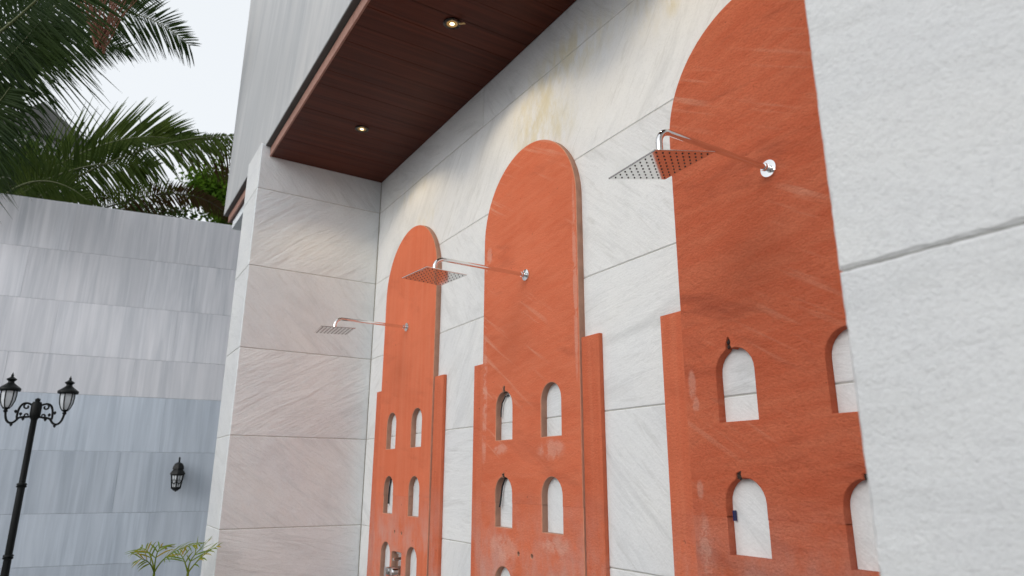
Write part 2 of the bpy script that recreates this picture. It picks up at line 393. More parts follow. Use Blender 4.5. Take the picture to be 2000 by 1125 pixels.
def pier(xe, sgn, label, matf, mats, wav, wid):
    """pier whose inner face is the plane x=xe; sgn=-1: pier lies at x<xe, +1: at x>xe"""
    r = thing('stone_pier', P(xe, -D, FL), label, 'pier')
    x0, x1 = (xe*U-wid*U, xe*U) if sgn < 0 else (xe*U, xe*U+wid*U)
    i0, i1 = (x0+TH*.2, x1-TH*.2)
    top = 4.575*U+Z0
    core = MB().box((i0, -D*U+TH*.2, 0), (i1, .24, top)).build('core', M['grout'] if sgn < 0 else M['grout_dark']); rel(core, r)
    zs = [FL, -1, 0, 1, 2, 3, 4, 4.64]
    if sgn > 0: zs = [FL, -.97, .03, 1.03, 2.03, 3.03, 4.03, 4.64]
    for k in range(len(zs)-1):
        za = zs[k]*U+Z0+GAP/2; zb = zs[k+1]*U+Z0-GAP/2
        zf = za+(.004*0); g2 = -GAP*.3 if sgn > 0 else 0
        # front tile
        xa, xb = (x0, x1-TH-.003) if sgn < 0 else (x0, x1)
        o = link('tile', tile_mesh(xb-xa, zb-za-g2, TH, matf, wav, seed=3+k)); o.location = (xa, -D*U+random.uniform(-.001, .001), za+g2/2); rel(o, r)
        # inner face tile, butted behind / beside the front tile
        zb2 = min(zb, 4.6*U+Z0)
        if sgn < 0:
            ln = D*U-.004
            o = link('tile', tile_mesh(ln, zb2-za, TH, mats, .0012, seed=11)); o.rotation_euler = (0, 0, math.pi/2)
            o.location = (xe*U, -D*U+random.uniform(-.0008, .0008), za); rel(o, r)
        else:
            ln = D*U-TH-.006
            o = link('tile', tile_mesh(ln, zb2-za, TH, mats, .0012, seed=11)); o.rotation_euler = (0, 0, -math.pi/2)
            o.location = (xe*U, -.003, za); rel(o, r)
    return r
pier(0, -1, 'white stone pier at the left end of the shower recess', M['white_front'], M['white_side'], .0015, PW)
pier(W, 1, 'rough white stone pier nearest the viewer, filling the right edge', M['white_front'], M['white'], .0035, 2.6)

# --- upper storey with its grey fascia
FX0, FX1, FY, FZ = -2.86, 11.5, -1.56, 4.585
up = thing('upper_storey', P(3, FY, FZ), 'grey marble clad upper storey overhanging the shower recess', 'building')
x0, x1 = FX0*U, FX1*U
z0 = FZ*U+Z0
o = MB().box((x0, FY*U, z0), (x1, FY*U+.03, z0+3.3)).build('cladding', M['fascia']); rel(o, up)
o = MB().box((x0+.004, FY*U+.03, z0+.001), (x1, .25, z0+3.29)).build('body', M['render']); rel(o, up)
o = MB().box((x0+.006, FY*U+.004, z0-.006), (x1, -1.49*U, z0-.0005)).build('drip_strip', M['under']); rel(o, up)
# building mass behind the shower wall
o = MB().box((-PW*U+.03, .252, 0), (x1, 3.2, z0+3.25)).build('rear_body', M['render']); rel(o, up)

# --- timber soffit: planks run out from the wall
sof = thing('timber_soffit', P(3, -.75, ZS), 'dark brown timber boarded ceiling over the shower recess', 'ceiling')
PL = .2785; OUT = -1.498
zb = ZS*U+Z0
def soffit(xa, xb, first):
    x = first
    while x < xb:
        a0, a1 = max(x, xa), min(x+PL, xb)
        if a1-a0 > .01:
            mb = MB(); wdt = (a1-a0)*U-.0012
            b = .0012; y0, y1 = OUT*U+.012, -.004
            mb.add([(0, y0, b), (b, y0, 0), (wdt-b, y0, 0), (wdt, y0, b), (wdt, y0, .022), (0, y0, .022),
                    (0, y1, b), (b, y1, 0), (wdt-b, y1, 0), (wdt, y1, b), (wdt, y1, .022), (0, y1, .022)],
                   [(0, 1, 2, 3, 4, 5), (11, 10, 9, 8, 7, 6), (1, 0, 6, 7), (2, 1, 7, 8), (3, 2, 8, 9), (4, 3, 9, 10), (5, 4, 10, 11), (0, 5, 11, 6)])
            o = mb.build('plank', M['wood']); o.location = (a0*U, 0, zb+random.uniform(0, .0012)); rel(o, sof)
        x += PL
    x = first
    while x < xb:
        a0, a1 = max(x, xa), min(x+2*PL, xb)
        if a1-a0 > .01:
            o = MB().box((0, OUT*U, 0), ((a1-a0)*U-.002, OUT*U+.011, (FZ-ZS)*U-.009)).build('edge_trim', M['wood_end'])
            o.location = (a0*U, random.uniform(-.0006, .0006), zb-.002); rel(o, sof)
        x += 2*PL
soffit(.004, W+1.5, .87-4*PL)
soffit(FX0+.1, -PW-.004, .87-PL*14)

# --- pale block on the far side of the pier, under the soffit
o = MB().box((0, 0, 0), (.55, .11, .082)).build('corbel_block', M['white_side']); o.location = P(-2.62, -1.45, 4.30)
tag(o, 'small pale stone block tucked under the soffit beyond the left pier', 'stone block')

# --- downlights
def downlight(x, y, label, clip):
    r = thing('downlight', P(x, y, ZS), label, 'downlight', 'downlights in the timber ceiling')
    MB().lathe([(.030, -.001), (.030, -.007), (.040, -.010), (.047, -.006), (.047, .0)], 32).build('bezel', M['bronze'], r, 40)
    MB().lathe([(.0295, -.006), (.020, -.0015), (.0, -.0012)], 32).build('reflector', M['gold'], r, 40)
    b = MB().lathe([(.0, -.0075), (.011, -.007), (.016, -.0045), (.016, -.0022)], 20).build('bulb', M['glow'], r, 40)
    if clip: MB().box((.046, -.006, -.010), (.086, .008, -.007)).build('spring_clip', M['brass'], r).rotation_euler = (0, .25, .5)
    ld = bpy.data.lights.new('downlight_beam', 'SPOT'); ld.energy = 9; ld.color = (1, .80, .52); ld.spot_size = math.radians(128); ld.spot_blend = .35; ld.shadow_soft_size = .02
    lo = bpy.data.objects.new('downlight_beam', ld); C.objects.link(lo); lo.parent = r; lo.location = (0, 0, -.02)
    return r
downlight(1.314, -.766, 'lit round downlight at the far left end of the timber ceiling', False)
downlight(3.569, -.757, 'lit round downlight with a loose brass clip, nearer the viewer', True)
downlight(5.83, -.757, 'lit round downlight over the nearest shower', False)

# ------------------------------------------------------------------ red sandstone towers
def arch_pts(cx, zt, r, n=14):          # from left springing over the top to right springing
    return [(cx-r*math.cos(math.pi*i/n), zt-r+r*math.sin(math.pi*i/n)) for i in range(n+1)]
def window(cx, zs, zt, r=.135, notch=None):
    p = [(cx-r, zs)]+arch_pts(cx, zt, r)+[(cx+r, zs)]
    if notch:
        nx = cx+notch[0]; left = [q for q in p if q[0] < nx-.026]; right = [q for q in p if q[0] > nx+.028]
        p = left+[(nx-.022, zt-.006), (nx-.022, zt+.018), (nx-.010, zt+.034*notch[1]), (nx+.008, zt+.045*notch[1]), (nx+.022, zt+.03), (nx+.018, zt+.012), (nx+.024, zt-.004)]+right
    return p
def slab(name, loops, thick, mat, parent, bev=.003, dusty=False):
    cu = bpy.data.curves.new(name, 'CURVE'); cu.dimensions = '2D'; cu.fill_mode = 'BOTH'
    cu.extrude = thick/2-bev; cu.bevel_depth = bev; cu.bevel_resolution = 1
    for lp in loops:
        s = cu.splines.new('POLY'); s.points.add(len(lp)-1); s.use_cyclic_u = True
        for q, (x, z) in zip(s.points, lp): q.co = (x*U, z*U, 0, 1)
    tmp = bpy.data.objects.new('tmp', cu); C.objects.link(tmp)
    dg = bpy.context.evaluated_depsgraph_get(); me = bpy.data.meshes.new_from_object(tmp.evaluated_get(dg))
    C.objects.unlink(tmp); bpy.data.objects.remove(tmp); bpy.data.curves.remove(cu)
    for v in me.vertices: v.co = (v.co.x, -v.co.z-thick/2, v.co.y)
    me.materials.clear(); me.materials.append(mat); me.shade_smooth(); me.set_sharp_from_angle(angle=math.radians(35)); me.name = name
    me.materials.append(M['worn_red']); me.materials.append(M['dusty'] if dusty else mat)
    for p in me.polygons:
        ny = abs(p.normal.y)
        if abs(p.center.z-.363*U) < .012 and abs(p.normal.z) > .2: continue
        if .3 < ny < .97: p.material_index = 1 if dusty else 0
        elif ny <= .3: p.material_index = 2
    o = link(name, me, parent); return o
TP = .058*U       # slab thickness
def tower(cx, mat, label, notches, roughness, post_top=(1.54, 1.54)):
    r = thing('sandstone_tower', P(cx, 0, 0), label, 'wall panel', 'red sandstone towers on the shower wall')
    J = .363; hw = .70; wl, wr = -.338, .338; R_ = .135
    jg = .0026
    # upper slab: outline with the two notches of the middle windows cut into its lower edge
    zt2 = .57
    low = [(-hw, J+jg)]
    for c, nt_ in ((wl, notches[2]), (wr, notches[3])):
        w_ = window(c, J+jg, zt2, R_, nt_); low += w_
    low += [(hw, J+jg)]
    n = 40
    out = low+[(hw, 2.67)]+[(hw*math.cos(math.pi*i/n), 2.67+.705*math.sin(math.pi*i/n)) for i in range(1, n)]+[(-hw, 2.67)]
    loops = [out, window(wl, .852, 1.262, R_, notches[0]), window(wr, .852, 1.262, R_, notches[1])]
    slab('upper_slab', loops, TP, mat, r, dusty=mat != M['red_r'])
    top = [(hw, J-jg), (wr+R_, J-jg), (wr+R_, .168), (wr-R_, .168), (wr-R_, J-jg), (wl+R_, J-jg), (wl+R_, .168), (wl-R_, .168), (wl-R_, J-jg), (-hw, J-jg)]
    out = [(-hw, FL+.01), (hw, FL+.01)]+top
    circ = lambda x, z, q=.021: [(x+q*math.cos(2*math.pi*i/12), z+q*math.sin(2*math.pi*i/12)) for i in range(12)]
    loops = [out, window(wl, -.53, -.112, R_), window(wr, -.53, -.112, R_), [(-.17, -.55), (.095, -.55), (.095, -.197), (.06, -.188), (-.12, -.190), (-.17, -.20)],
             circ(-.115, -.004), circ(.07, -.006)]
    slab('lower_slab', loops, TP-.0012, mat, r, dusty=mat != M['red_r'])
    for sx, zt in ((-1, post_top[0]), (1, post_top[1])):
        xa = sx*(hw+.006); xb = sx*(hw+.195); xa, xb = min(xa, xb), max(xa, xb)
        slab('side_post', [[(xa, FL+.01), (xb, FL+.01), (xb, zt), (xa, zt)]], TP-.012, M['red_post'], r)
    # dark mortar smears left in the notches
    for (cxw, zt), nn in zip(((wl, 1.262), (wr, 1.262), (wl, .57), (wr, .57)), notches):
        if not nn: continue
        mb = MB(); rr = random.Random(int(cx*97+zt*13))
        for k in range(7):
            px, pz = cxw+nn[0]+rr.uniform(-.018, .018), zt+rr.uniform(-.01, .036*nn[1])
            mb.lathe([(.0, -.006), (.006, -.003), (.007, .002), (.0, .006)], 6, (px*U, -TP+.006+rr.uniform(0, .012), pz*U), rr.random())
            mb.tube([((px-.01)*U, -TP+.010, (pz-.01)*U), ((px+.012)*U, -TP+.014, (pz+.012)*U)], .004, 5)
        mb.build('mortar_smear', M['mortar'], r, 60)
    return r
tower(1.262, M['red_v'], 'slender streaky sandstone tower panel farthest away beside the left pier', (None, None, None, None), 0)
tower(3.69, M['red_m'], 'middle sandstone tower panel with pale scratches, between the other two', ((-.005, 1.1), None, (-.004, .6), None), 0)
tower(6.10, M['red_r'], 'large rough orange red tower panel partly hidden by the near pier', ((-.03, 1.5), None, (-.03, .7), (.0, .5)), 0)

# cables left inside the window slots
def cable(name, pts, rad, mat, label, cat='cable'):
    o = MB().tube([P(*p)-P(*pts[0]) for p in pts], rad, 8).build(name, mat, None, 60); o.location = P(*pts[0]); return tag(o, label, cat)
cable('cable', [(3.352, -.012, 1.225), (3.305, -.014, 1.22), (3.262, -.018, 1.17), (3.248, -.020, 1.10), (3.246, -.020, 1.05)], .0035, M['cable'], 'black cable in the upper left slot of the middle tower')
cable('cable', [(3.375, -.012, .56), (3.315, -.016, .55), (3.276, -.020, .49), (3.262, -.022, .41), (3.258, -.026, .36), (3.248, -.03, .325)], .0045, M['cable'], 'black cable hanging in the second left slot of the middle tower')
cable('cable', [(.925, -.012, .55), (.885, -.014, .53), (.855, -.016, .45), (.848, -.016, .35), (.848, -.016, .27)], .0055, M['cable'], 'black cable in the second left slot of the farthest tower')
o = MB().box((-.002, -.007, -.016), (.002, .007, .016)).build('blue_tape', M['blue']); o.location = P(5.655, -.02, .37)
tag(o, 'scrap of blue tape in the lower slot of the nearest tower', 'tape')

# ------------------------------------------------------------------ showers
def shower(x, yh, zh, yaw, pit, rol, label):
    zf = zh+.185
    r = thing('wall_shower', P(x, -.058, 2.19), label, 'shower', 'chrome rain showers on the towers')
    B = r.location
    zr = 2.19
    # flange on the slab face
    Q = Matrix.Rotation(math.pi/2, 4, 'X')
    MB().lathe([(.0, .0), (.030, .0), (.0305, .003), (.029, .0065), (.013, .0085), (.0, .0085)][::-1], 36, M4=Q).build('flange', M['chrome'], r, 40)
    # arm: straight out, bend, down
    y1 = (yh+.058)*U; zd = (zh-zr)*U
    rb = .045; rad = .0098
    pts = [Vector((0, -.004, 0)), Vector((0, y1+rb, 0))]
    for i in range(1, 11):
        an = math.pi/2*i/10; pts.append(Vector((0, y1+rb-rb*math.sin(an), -rb+rb*math.cos(an))))
    pts.append(Vector((0, y1, zd+.008)))
    MB().tube(pts, rad, 20).build('arm', M['chrome'], r, 50)
    MB().lathe([(.0125, 0), (.0135, .002), (.0135, .010), (.0125, .012)], 20, (0, -.018, 0), M4=Q).build('arm_collar', M['chrome'], r, 40)
    # square head plate with its nozzles
    h = .18*U; t = .0022; b = .0016
    mb = MB()
    def rr(s, z): return [(sx*s, sy*s, z) for sx, sy in ((-1, -1), (1, -1), (1, 1), (-1, 1))]
    mb.add(rr(h-b, -t)+rr(h, -t+b)+rr(h, t-b)+rr(h-b, t), [(3, 2, 1, 0), (12, 13, 14, 15)]+[(4*k+i, 4*k+(i+1) % 4, 4*k+4+(i+1) % 4, 4*k+4+i) for k in range(3) for i in range(4)])
    hd = mb.build('head_plate', M['steel'], r); hd.location = (0, y1, zd)
    hd.rotation_mode = 'QUATERNION'
    hd.rotation_quaternion = (Matrix.Rotation(yaw, 3, 'Z') @ Matrix.Rotation(pit, 3, 'X') @ Matrix.Rotation(rol, 3, 'Y')).to_quaternion()
    nz = MB(); k = 9
    for i in range(k):
        for j in range(k):
            nz.lathe([(.0, -t-.0022), (.0021, -t-.0020), (.0026, -t+.0002)], 8, ((i-(k-1)/2)*h*1.72/(k-1), (j-(k-1)/2)*h*1.72/(k-1), 0))
    tag(nz.build('nozzles', M['rubber'], hd, 50), kind='stuff')
    MB().lathe([(.0115, t), (.020, t+.001), (.019, t+.007), (.012, t+.016), (.0115, t+.018)], 20).build('ball_joint', M['chrome'], hd, 40)
    return r
R = math.radians
shower(1.238, -.885, 2.057, R(-5.4), R(2.1), R(-.3), 'chrome square rain shower on the farthest red tower')
shower(3.695, -.901, 2.042, R(6.8), R(.7), R(-.8), 'chrome square rain shower on the middle red tower')
shower(6.112, -.879, 1.997, R(-5.4), R(11.7), R(1.2), 'largest chrome square rain shower on the nearest red tower')

# mixer valves in the low niches
def mixer(cx, label):
    r = thing('shower_mixer', P(cx-.04, -.004, -.36), label, 'mixer valve', 'chrome mixer valves in the tower niches')
    q = Matrix.Rotation(math.pi/2, 4, 'X')
    MB().box((-.062, -.006, -.085), (.062, 0, .085)).build('back_plate', M['steel'], r)
    MB().lathe([(.0, .066), (.020, .064), (.027, .052), (.027, .020), (.034, .006), (.034, .0)], 28, (.012, -.004, -.015), M4=q).build('valve_body', M['chrome'], r, 40)
    MB().box((-.052, -.085, -.045), (-.018, -.03, .012)).build('lever', M['steel'], r)
    MB().lathe([(.0, .05), (.009, .048), (.011, .0)], 16, (.012, -.006, .058), M4=q).build('diverter_knob', M['chrome'], r, 40)
    return r
mixer(1.262, 'chrome mixer valve low in the niche of the farthest red tower')
mixer(3.69, 'chrome mixer valve at the bottom edge on the middle red tower')

# ------------------------------------------------------------------ grey boundary wall
A8 = math.radians(8.0); BX = -6.1
bd = Vector((math.sin(A8), math.cos(A8), 0)); bn = Vector((math.cos(A8), -math.sin(A8), 0))
bw = thing('boundary_wall', Vector((BX*U, 0, 0)), 'tall grey marble boundary wall with vertical streaks behind the lamp post', 'wall', rz=math.pi/2-A8)
# local x runs along the wall (+Y), local y=0 is its face, looking towards -y local = +X world
BT = 5.63
o = MB().box((-11  , -.002, 0), (7, .24, BT*U+Z0-.004)).build('core', M['joint_grey'], bw)
zs = [FL, -.95, -.09, .975, 1.98, 2.69, 3.69, 4.66, BT]
for k in range(len(zs)-1):
    za, zb_ = zs[k]*U+Z0, zs[k+1]*U+Z0; x = -11+(.37 if k % 2 else .0)
    first = True; xx = -11.0
    while xx < 7:
        x2 = min((x+1.2 if first else xx+1.2), 7); first = False
        o = link('tile', tile_mesh(round(x2-xx-.0009, 4), zb_-za-.0022, .012, M['grey']), bw); o.location = (xx, -.006+random.uniform(-.0008, .0008), za)
        t_ = random.uniform(.93, 1.06)
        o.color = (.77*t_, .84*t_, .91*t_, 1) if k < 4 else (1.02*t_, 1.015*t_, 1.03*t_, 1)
        xx = x2

# unseen return leg, added to block low sky and darken the chrome reflections
o = MB().box((-11.0, -.25, 0), (-10.76, -16, 2.9)).build('added_return_wall', M['grey'], bw); o.color = (.8, .84, .88, 1)
# wall lantern
def on_wall(px, py):
    d = ray(px, py); t = (Vector((BX*U, 0, 0))-CAM).dot(bn)/d.dot(bn); return CAM+d*t
wl = thing('wall_lantern', on_wall(347, 930), 'black wall lantern with scrolled panes on the grey boundary wall', 'wall lantern', rz=math.pi/2-A8)
cy = -.13
MB().lathe([(.0, .0), (.045, .002), (.05, .012), (.03, .02), (.0, .022)], 20, (0, -.008, .03), M4=Matrix.Rotation(math.pi/2, 4, 'X')).build('wall_plate', M['black'], wl, 40)
pts = [(0, -.02, .04), (0, -.05, .13), (0, -.09, .185), (0, cy, .20), (0, cy, .15)]
MB().tube(pts, [.010, .010, .009, .009, .009], 10).build('hook_arm', M['black'], wl, 60)
MB().lathe([(.0, .155), (.012, .150), (.045, .135), (.062, .105), (.066, .075), (.058, .072), (.060, .066), (.088, .030), (.090, .020), (.070, .018)], 6, (0, cy, 0), math.pi/6).build('roof', M['black'], wl, 25)
gl = MB().lathe([(.064, .018), (.044, -.125)], 6, (0, cy, 0), math.pi/6).build('frame', M['black'], wl)
gl.data.clear_geometry()
fr = MB()
tp = [(.068*math.cos(math.pi/3*i+math.pi/6), cy+.068*math.sin(math.pi/3*i+math.pi/6), .018) for i in range(6)]
bt_ = [(.047*math.cos(math.pi/3*i+math.pi/6), cy+.047*math.sin(math.pi/3*i+math.pi/6), -.125) for i in range(6)]
for i in range(6):
    fr.tube([tp[i], bt_[i]], .0085, 6); fr.tube([tp[i], tp[(i+1) % 6]], .012, 6); fr.tube([bt_[i], bt_[(i+1) % 6]], .011, 6)
    a_, b_ = (Vector(tp[i])+Vector(tp[(i+1) % 6]))/2, (Vector(bt_[i])+Vector(bt_[(i+1) % 6]))/2
    ax = (Vector(tp[(i+1) % 6])-Vector(tp[i])).normalized(); ctr = a_.lerp(b_, .5)
    fr.tube([a_.lerp(b_, .05), a_.lerp(b_, .95)], .0032, 5)
    for s in (-1, 1):
        fr.tube([ctr+ax*s*.002+Vector((0, 0, -.03)), ctr+ax*s*.018+Vector((0, 0, -.012)), ctr+ax*s*.020+Vector((0, 0, .012)), ctr+ax*s*.008+Vector((0, 0, .02)), ctr+ax*s*.010+Vector((0, 0, .006))], .0042, 5)
fr.lathe([(.050, -.122), (.052, -.132), (.030, -.150), (.010, -.160), (.0, -.168)], 6, (0, cy, 0), math.pi/6)
bpy.data.objects.remove(gl); gl = fr.build('frame', M['black'], wl)
for i in range(6):
    q = [Vector(tp[i]), Vector(tp[(i+1) % 6]), Vector(bt_[(i+1) % 6]), Vector(bt_[i])]; ctr = sum(q, Vector())/4
    q = [ctr.lerp(x, .97) for x in q]; c0 = Vector((0, cy, ctr.z)); inn = [x+(c0-ctr).normalized()*.003 for x in q]
    MB().add(q+inn, [(0, 1, 2, 3), (7, 6, 5, 4), (0, 4, 5, 1), (1, 5, 6, 2), (2, 6, 7, 3), (3, 7, 4, 0)]).build('pane', M['frost'], wl)

# ------------------------------------------------------------------ lamp post
LX, LY = -4.6, -3.635
lp = thing('lamp_post', P(LX, LY, FL), 'black cast iron lamp post with two lanterns before the grey wall', 'lamp post', rz=math.radians(-2))
zz = lambda u: (u-FL)*U
MB().lathe([(.075, 0), (.075, .05), (.05, .08), (.045, .25), (.034, .3), (.030, zz(-.62)), (.030, zz(.40)), (.0262, zz(.43)), (.0255, zz(1.36)), (.028, zz(1.38)), (.040, zz(1.41)), (.044, zz(1.47)), (.044, zz(1.60)), (.034, zz(1.645)), (.0, zz(1.65))], 20).build('pole', M['black'], lp, 40)
for zc in (.41, -.59):
    MB().lathe([(.027, zz(zc)-.022), (.040, zz(zc)-.016), (.042, zz(zc)-.006), (.034, zz(zc)), (.042, zz(zc)+.006), (.038, zz(zc)+.016), (.026, zz(zc)+.022)], 20).build('collar', M['black'], lp, 40)
MB().lathe([(.014, zz(1.635)), (.022, zz(1.66)), (.020, zz(1.69)), (.0, zz(1.712))], 16).build('finial', M['black'], lp, 40)
def spiral(c, r0, r1, a0, a1, n=14):
    return [(0, c[0]+(r0+(r1-r0)*i/n)*math.cos(a0+(a1-a0)*i/n), c[1]+(r0+(r1-r0)*i/n)*math.sin(a0+(a1-a0)*i/n)) for i in range(n+1)]
def bez(p, n=10):
    p = [Vector(x) for x in p]; o_ = []
    for i in range(n+1):
        t = i/n; q = list(p)
        while len(q) > 1: q = [q[k].lerp(q[k+1], t) for k in range(len(q)-1)]
        o_.append(q[0])
    return o_
for s in (1, -1):
    S = lambda pts: [(x, s*y, z) for x, y, z in pts]
    ar = MB()
    b0 = zz(1.33)
    off = .376*U
    # J-shaped carrier under the lantern
    ar.tube(S(bez([(0, off, zz(1.53)), (0, off, b0-.03), (0, off-.07, b0-.035), (0, .125, b0+.035)], 12)), [.010]*13, 8)
    ar.tube(S(bez([(0, .125, b0+.035), (0, .10, b0+.055), (0, .07, b0+.045), (0, .04, zz(1.42))], 8)), .010, 8)
    # big scroll above it
    ar.tube(S([(0, .13, b0+.03)]+bez([(0, .135, b0+.05), (0, .135, zz(1.60)), (0, .10, zz(1.66)), (0, .04, zz(1.60))], 10)), .0095, 8)
    ar.tube(S(spiral((.072, zz(1.57)), .028, .006, 1.2, -4.2)), .008, 7)
    ar.tube(S(spiral((.062, zz(1.44)), .022, .005, -1.6, 3.6)), .0075, 7)
    for (yy, hh) in ((off-.06, b0-.022), (.085, zz(1.385)), (.150, zz(1.49)), (.11, zz(1.455))):
        ar.lathe([(.0, -.02), (.013, -.004), (.014, .006), (.0, .018)], 6, (0, s*yy, hh))
    ar.build('arm', M['black'], lp, 60)
    # lantern: frame > roof, finial, panes
    L0 = zz(1.525); k = 6; ph = math.pi/6+.2
    prof = [(.020, 0), (.040, .03), (.055, .075), (.060, .13), (.058, .165)]
    f_ = MB(); f_.lathe([(.010, -.035), (.020, -.02), (.012, -.008), (.024, .0), (.028, .012), (.0, .012)], 12, (0, s*off, L0))
    rings = [[Vector((r_*math.cos(2*math.pi*j/k+ph), s*off+r_*math.sin(2*math.pi*j/k+ph), L0+h_)) for j in range(k)] for r_, h_ in prof]
    for j in range(k): f_.tube([rg[j] for rg in rings], .0052, 6)
    for j in range(k): f_.tube([rings[-1][j], rings[-1][(j+1) % k]], .006, 6)
    ln = f_.build('lantern', M['black'], lp)
    MB().lathe([(.060, .160), (.082, .160), (.088, .172), (.086, .186), (.055, .210), (.028, .232), (.024, .246), (.030, .252), (.040, .262), (.042, .268), (.018, .284), (.010, .292), (.012, .305), (.007, .312), (.0, .335)], 12, (0, s*off, L0)).build('roof', M['black'], ln, 30)
    for j in range(k):
        mb = MB(); vs = []; fs = []; j2 = (j+1) % k
        for rg in rings:
            ctr = Vector((0, s*off, rg[j].z))
            vs += [ctr+(rg[j]-ctr)*.95, ctr+(rg[j2]-ctr)*.95, ctr+(rg[j]-ctr)*.92, ctr+(rg[j2]-ctr)*.92]
        for i in range(len(rings)-1):
            o4 = 4*i; fs += [(o4, o4+1, o4+5, o4+4), (o4+3, o4+2, o4+6, o4+7), (o4+2, o4, o4+4, o4+6), (o4+1, o4+3, o4+7, o4+5)]
        mb.add(vs, fs).build('pane', M['frost'], ln)

# ------------------------------------------------------------------ palms
def blade(mb, base, d, nrm, L, wd, droop, rnd, seg=5, bend=False):
    """one leaflet: a folded strip that sags under its own weight"""
    p = Vector(base); d = d.normalized(); pts = [p.copy()]; dirs = []
    st = L/seg; kink = rnd.randrange(2, seg) if bend else -1
    for i in range(seg):
        d = (d+Vector((0, 0, -1))*droop*(.25+i/seg)).normalized()
        if i == kink: d = (d*.25+Vector((rnd.uniform(-.5, .7), rnd.uniform(-.5, .5), -1.0))).normalized()
        dirs.append(d); p = p+d*st; pts.append(p.copy())
    dirs.append(dirs[-1]); vs = []; fs = []
    for i, q in enumerate(pts):
        t = i/seg; ww = wd*(.45+1.5*t if t < .35 else 1-.93*((t-.35)/.65)**1.4)
        s = dirs[i].cross(nrm); s = s.normalized() if s.length > 1e-4 else dirs[i].orthogonal().normalized()
        up_ = s.cross(dirs[i]).normalized()
        vs += [q-s*ww*.5+up_*ww*.18, q, q+s*ww*.5+up_*ww*.18]
    for i in range(seg):
        o_ = 3*i; fs += [(o_, o_+1, o_+4, o_+3), (o_+1, o_+2, o_+5, o_+4)]
    mb.add(vs, fs)
def frond(parent, ctrl, side, n, L, wd=.035, droop=.12, mat='palm', seed=1, r0=.022, fwd=.55, sides=(1, -1), lscale=(1, 1), start=.1, bend=0.0, upk=.12, rmat='rachis', as_parts=False):
    rnd = random.Random(seed); o0 = Vector(parent.location)
    cp = bez([Vector(c)-o0 for c in ctrl], 40); k = len(cp)
    fo = MB().tube(cp, [r0*(1-.85*i/(k-1)) for i in range(k)], 7).build('frond', M[rmat], parent, 60)
    mb = MB(); side = Vector(side).normalized()
    for i in range(n):
        for sg, ls in zip(sides, lscale):
            t = start+(1-start)*(i+rnd.uniform(-.35, .35))/n; t = min(max(t, 0), .999)
            x = t*(k-1); a_ = int(x); q = cp[a_].lerp(cp[a_+1], x-a_); tg = (cp[a_+1]-cp[a_]).normalized()
            sv = (side-tg*side.dot(tg)).normalized(); nr = tg.cross(sv).normalized()
            f = fwd+.55*t**2+rnd.uniform(-.09, .09)
            d = tg*f+sv*sg*(1-.25*t)+nr*rnd.uniform(-.16, .16)+Vector((0, 0, upk))
            prof = min(1, .45+2.2*t) if t < .3 else 1-.72*((t-.3)/.7)**1.7
            l_ = L*ls*prof*rnd.uniform(.82, 1.1)
            if rnd.random() < .05: l_ *= rnd.uniform(.3, .6)
            if as_parts:
                m1 = MB(); blade(m1, (0, 0, 0), d, nr, l_, wd*rnd.uniform(.8, 1.2), droop, rnd, 4); lf = m1.build('leaflet', M['areca_tip' if rnd.random() < .08+.4*t*t else mat], fo); lf.location = q
            else: blade(mb, q, d, nr, l_, wd*rnd.uniform(.75, 1.15), droop*rnd.uniform(.6, 1.5), rnd, 5, rnd.random() < bend)
    if not as_parts: tag(mb.build('leaflets', M[mat], fo), kind='stuff')
    return fo
def trunk(parent, base, top, r, seed=1):
    rnd = random.Random(seed); o0 = Vector(parent.location); n = 40; b, t = Vector(base)-o0, Vector(top)-o0
    pts = [b.lerp(t, i/n)+Vector((math.sin(i/n*3)*.12, 0, 0)) for i in range(n+1)]
    MB().tube(pts, [r*(1.35-.5*i/n)*(1.06 if i % 2 else .95) for i in range(n+1)], 14).build('trunk', M['bark'], parent, 60)

iR, iU = RIGHT, -DOWN      # frond planes are stated by where their leaflets point; plain world vectors below
def img(rx, uy, dz=0.0): return RIGHT*rx+(-DOWN)*uy+FWD*dz
# first coconut palm, its crown just beyond the left of the frame
crown = at(-260, 210, 7.8)
pa = thing('coconut_palm', Vector((crown.x, crown.y, 0)), 'coconut palm with long dark fronds hanging in from the upper left', 'palm tree')
trunk(pa, Vector((crown.x-.2, crown.y-.1, 0)), crown-Vector((0, 0, .1)), .16, 3)
SP = [  # control points (pixel, pixel, metres away), leaflet side, count, leaflet length, seed, sides, forward lean
    ([(-260, 210, 7.4), (-60, 140, 6.2), (60, 20, 6.0), (210, -140, 5.9)], img(.66, -.75, .1), 120, 1.30, 11, (1, -1), .0),
    ([(-260, 230, 7.4), (-90, 120, 6.9), (20, -20, 6.7), (130, -170, 6.6)], img(.66, -.75, -.05), 115, 1.45, 12, (1,), .05),
    ([(-260, 260, 7.4), (-90, 230, 6.6), (-10, 150, 6.4), (80, 40, 6.3)], img(.68, -.74, .1), 105, 1.0, 15, (1,), .02),
    ([(-260, 300, 7.4), (-120, 330, 6.6), (-50, 270, 6.4), (20, 170, 6.3)], img(.72, -.7, .05), 100, .85, 16, (1,), .0),
    ([(-260, 210, 8.4), (-40, 40, 8.3), (220, -60, 8.4), (372, 90, 8.6)], img(.42, -.85, .3), 150, .95, 13, (1, -1), .3),
    ([(-260, 210, 7.8), (-80, 70, 7.6), (110, -10, 7.7), (285, -20, 7.8)], img(.35, -.93, .1), 150, .95, 17, (1, -1), .35),
    ([(-260, 210, 8.6), (-60, 120, 8.6), (110, 60, 8.7), (250, 95, 8.9)], img(.5, -.85, -.1), 130, .8, 14, (1, -1), .3),
]
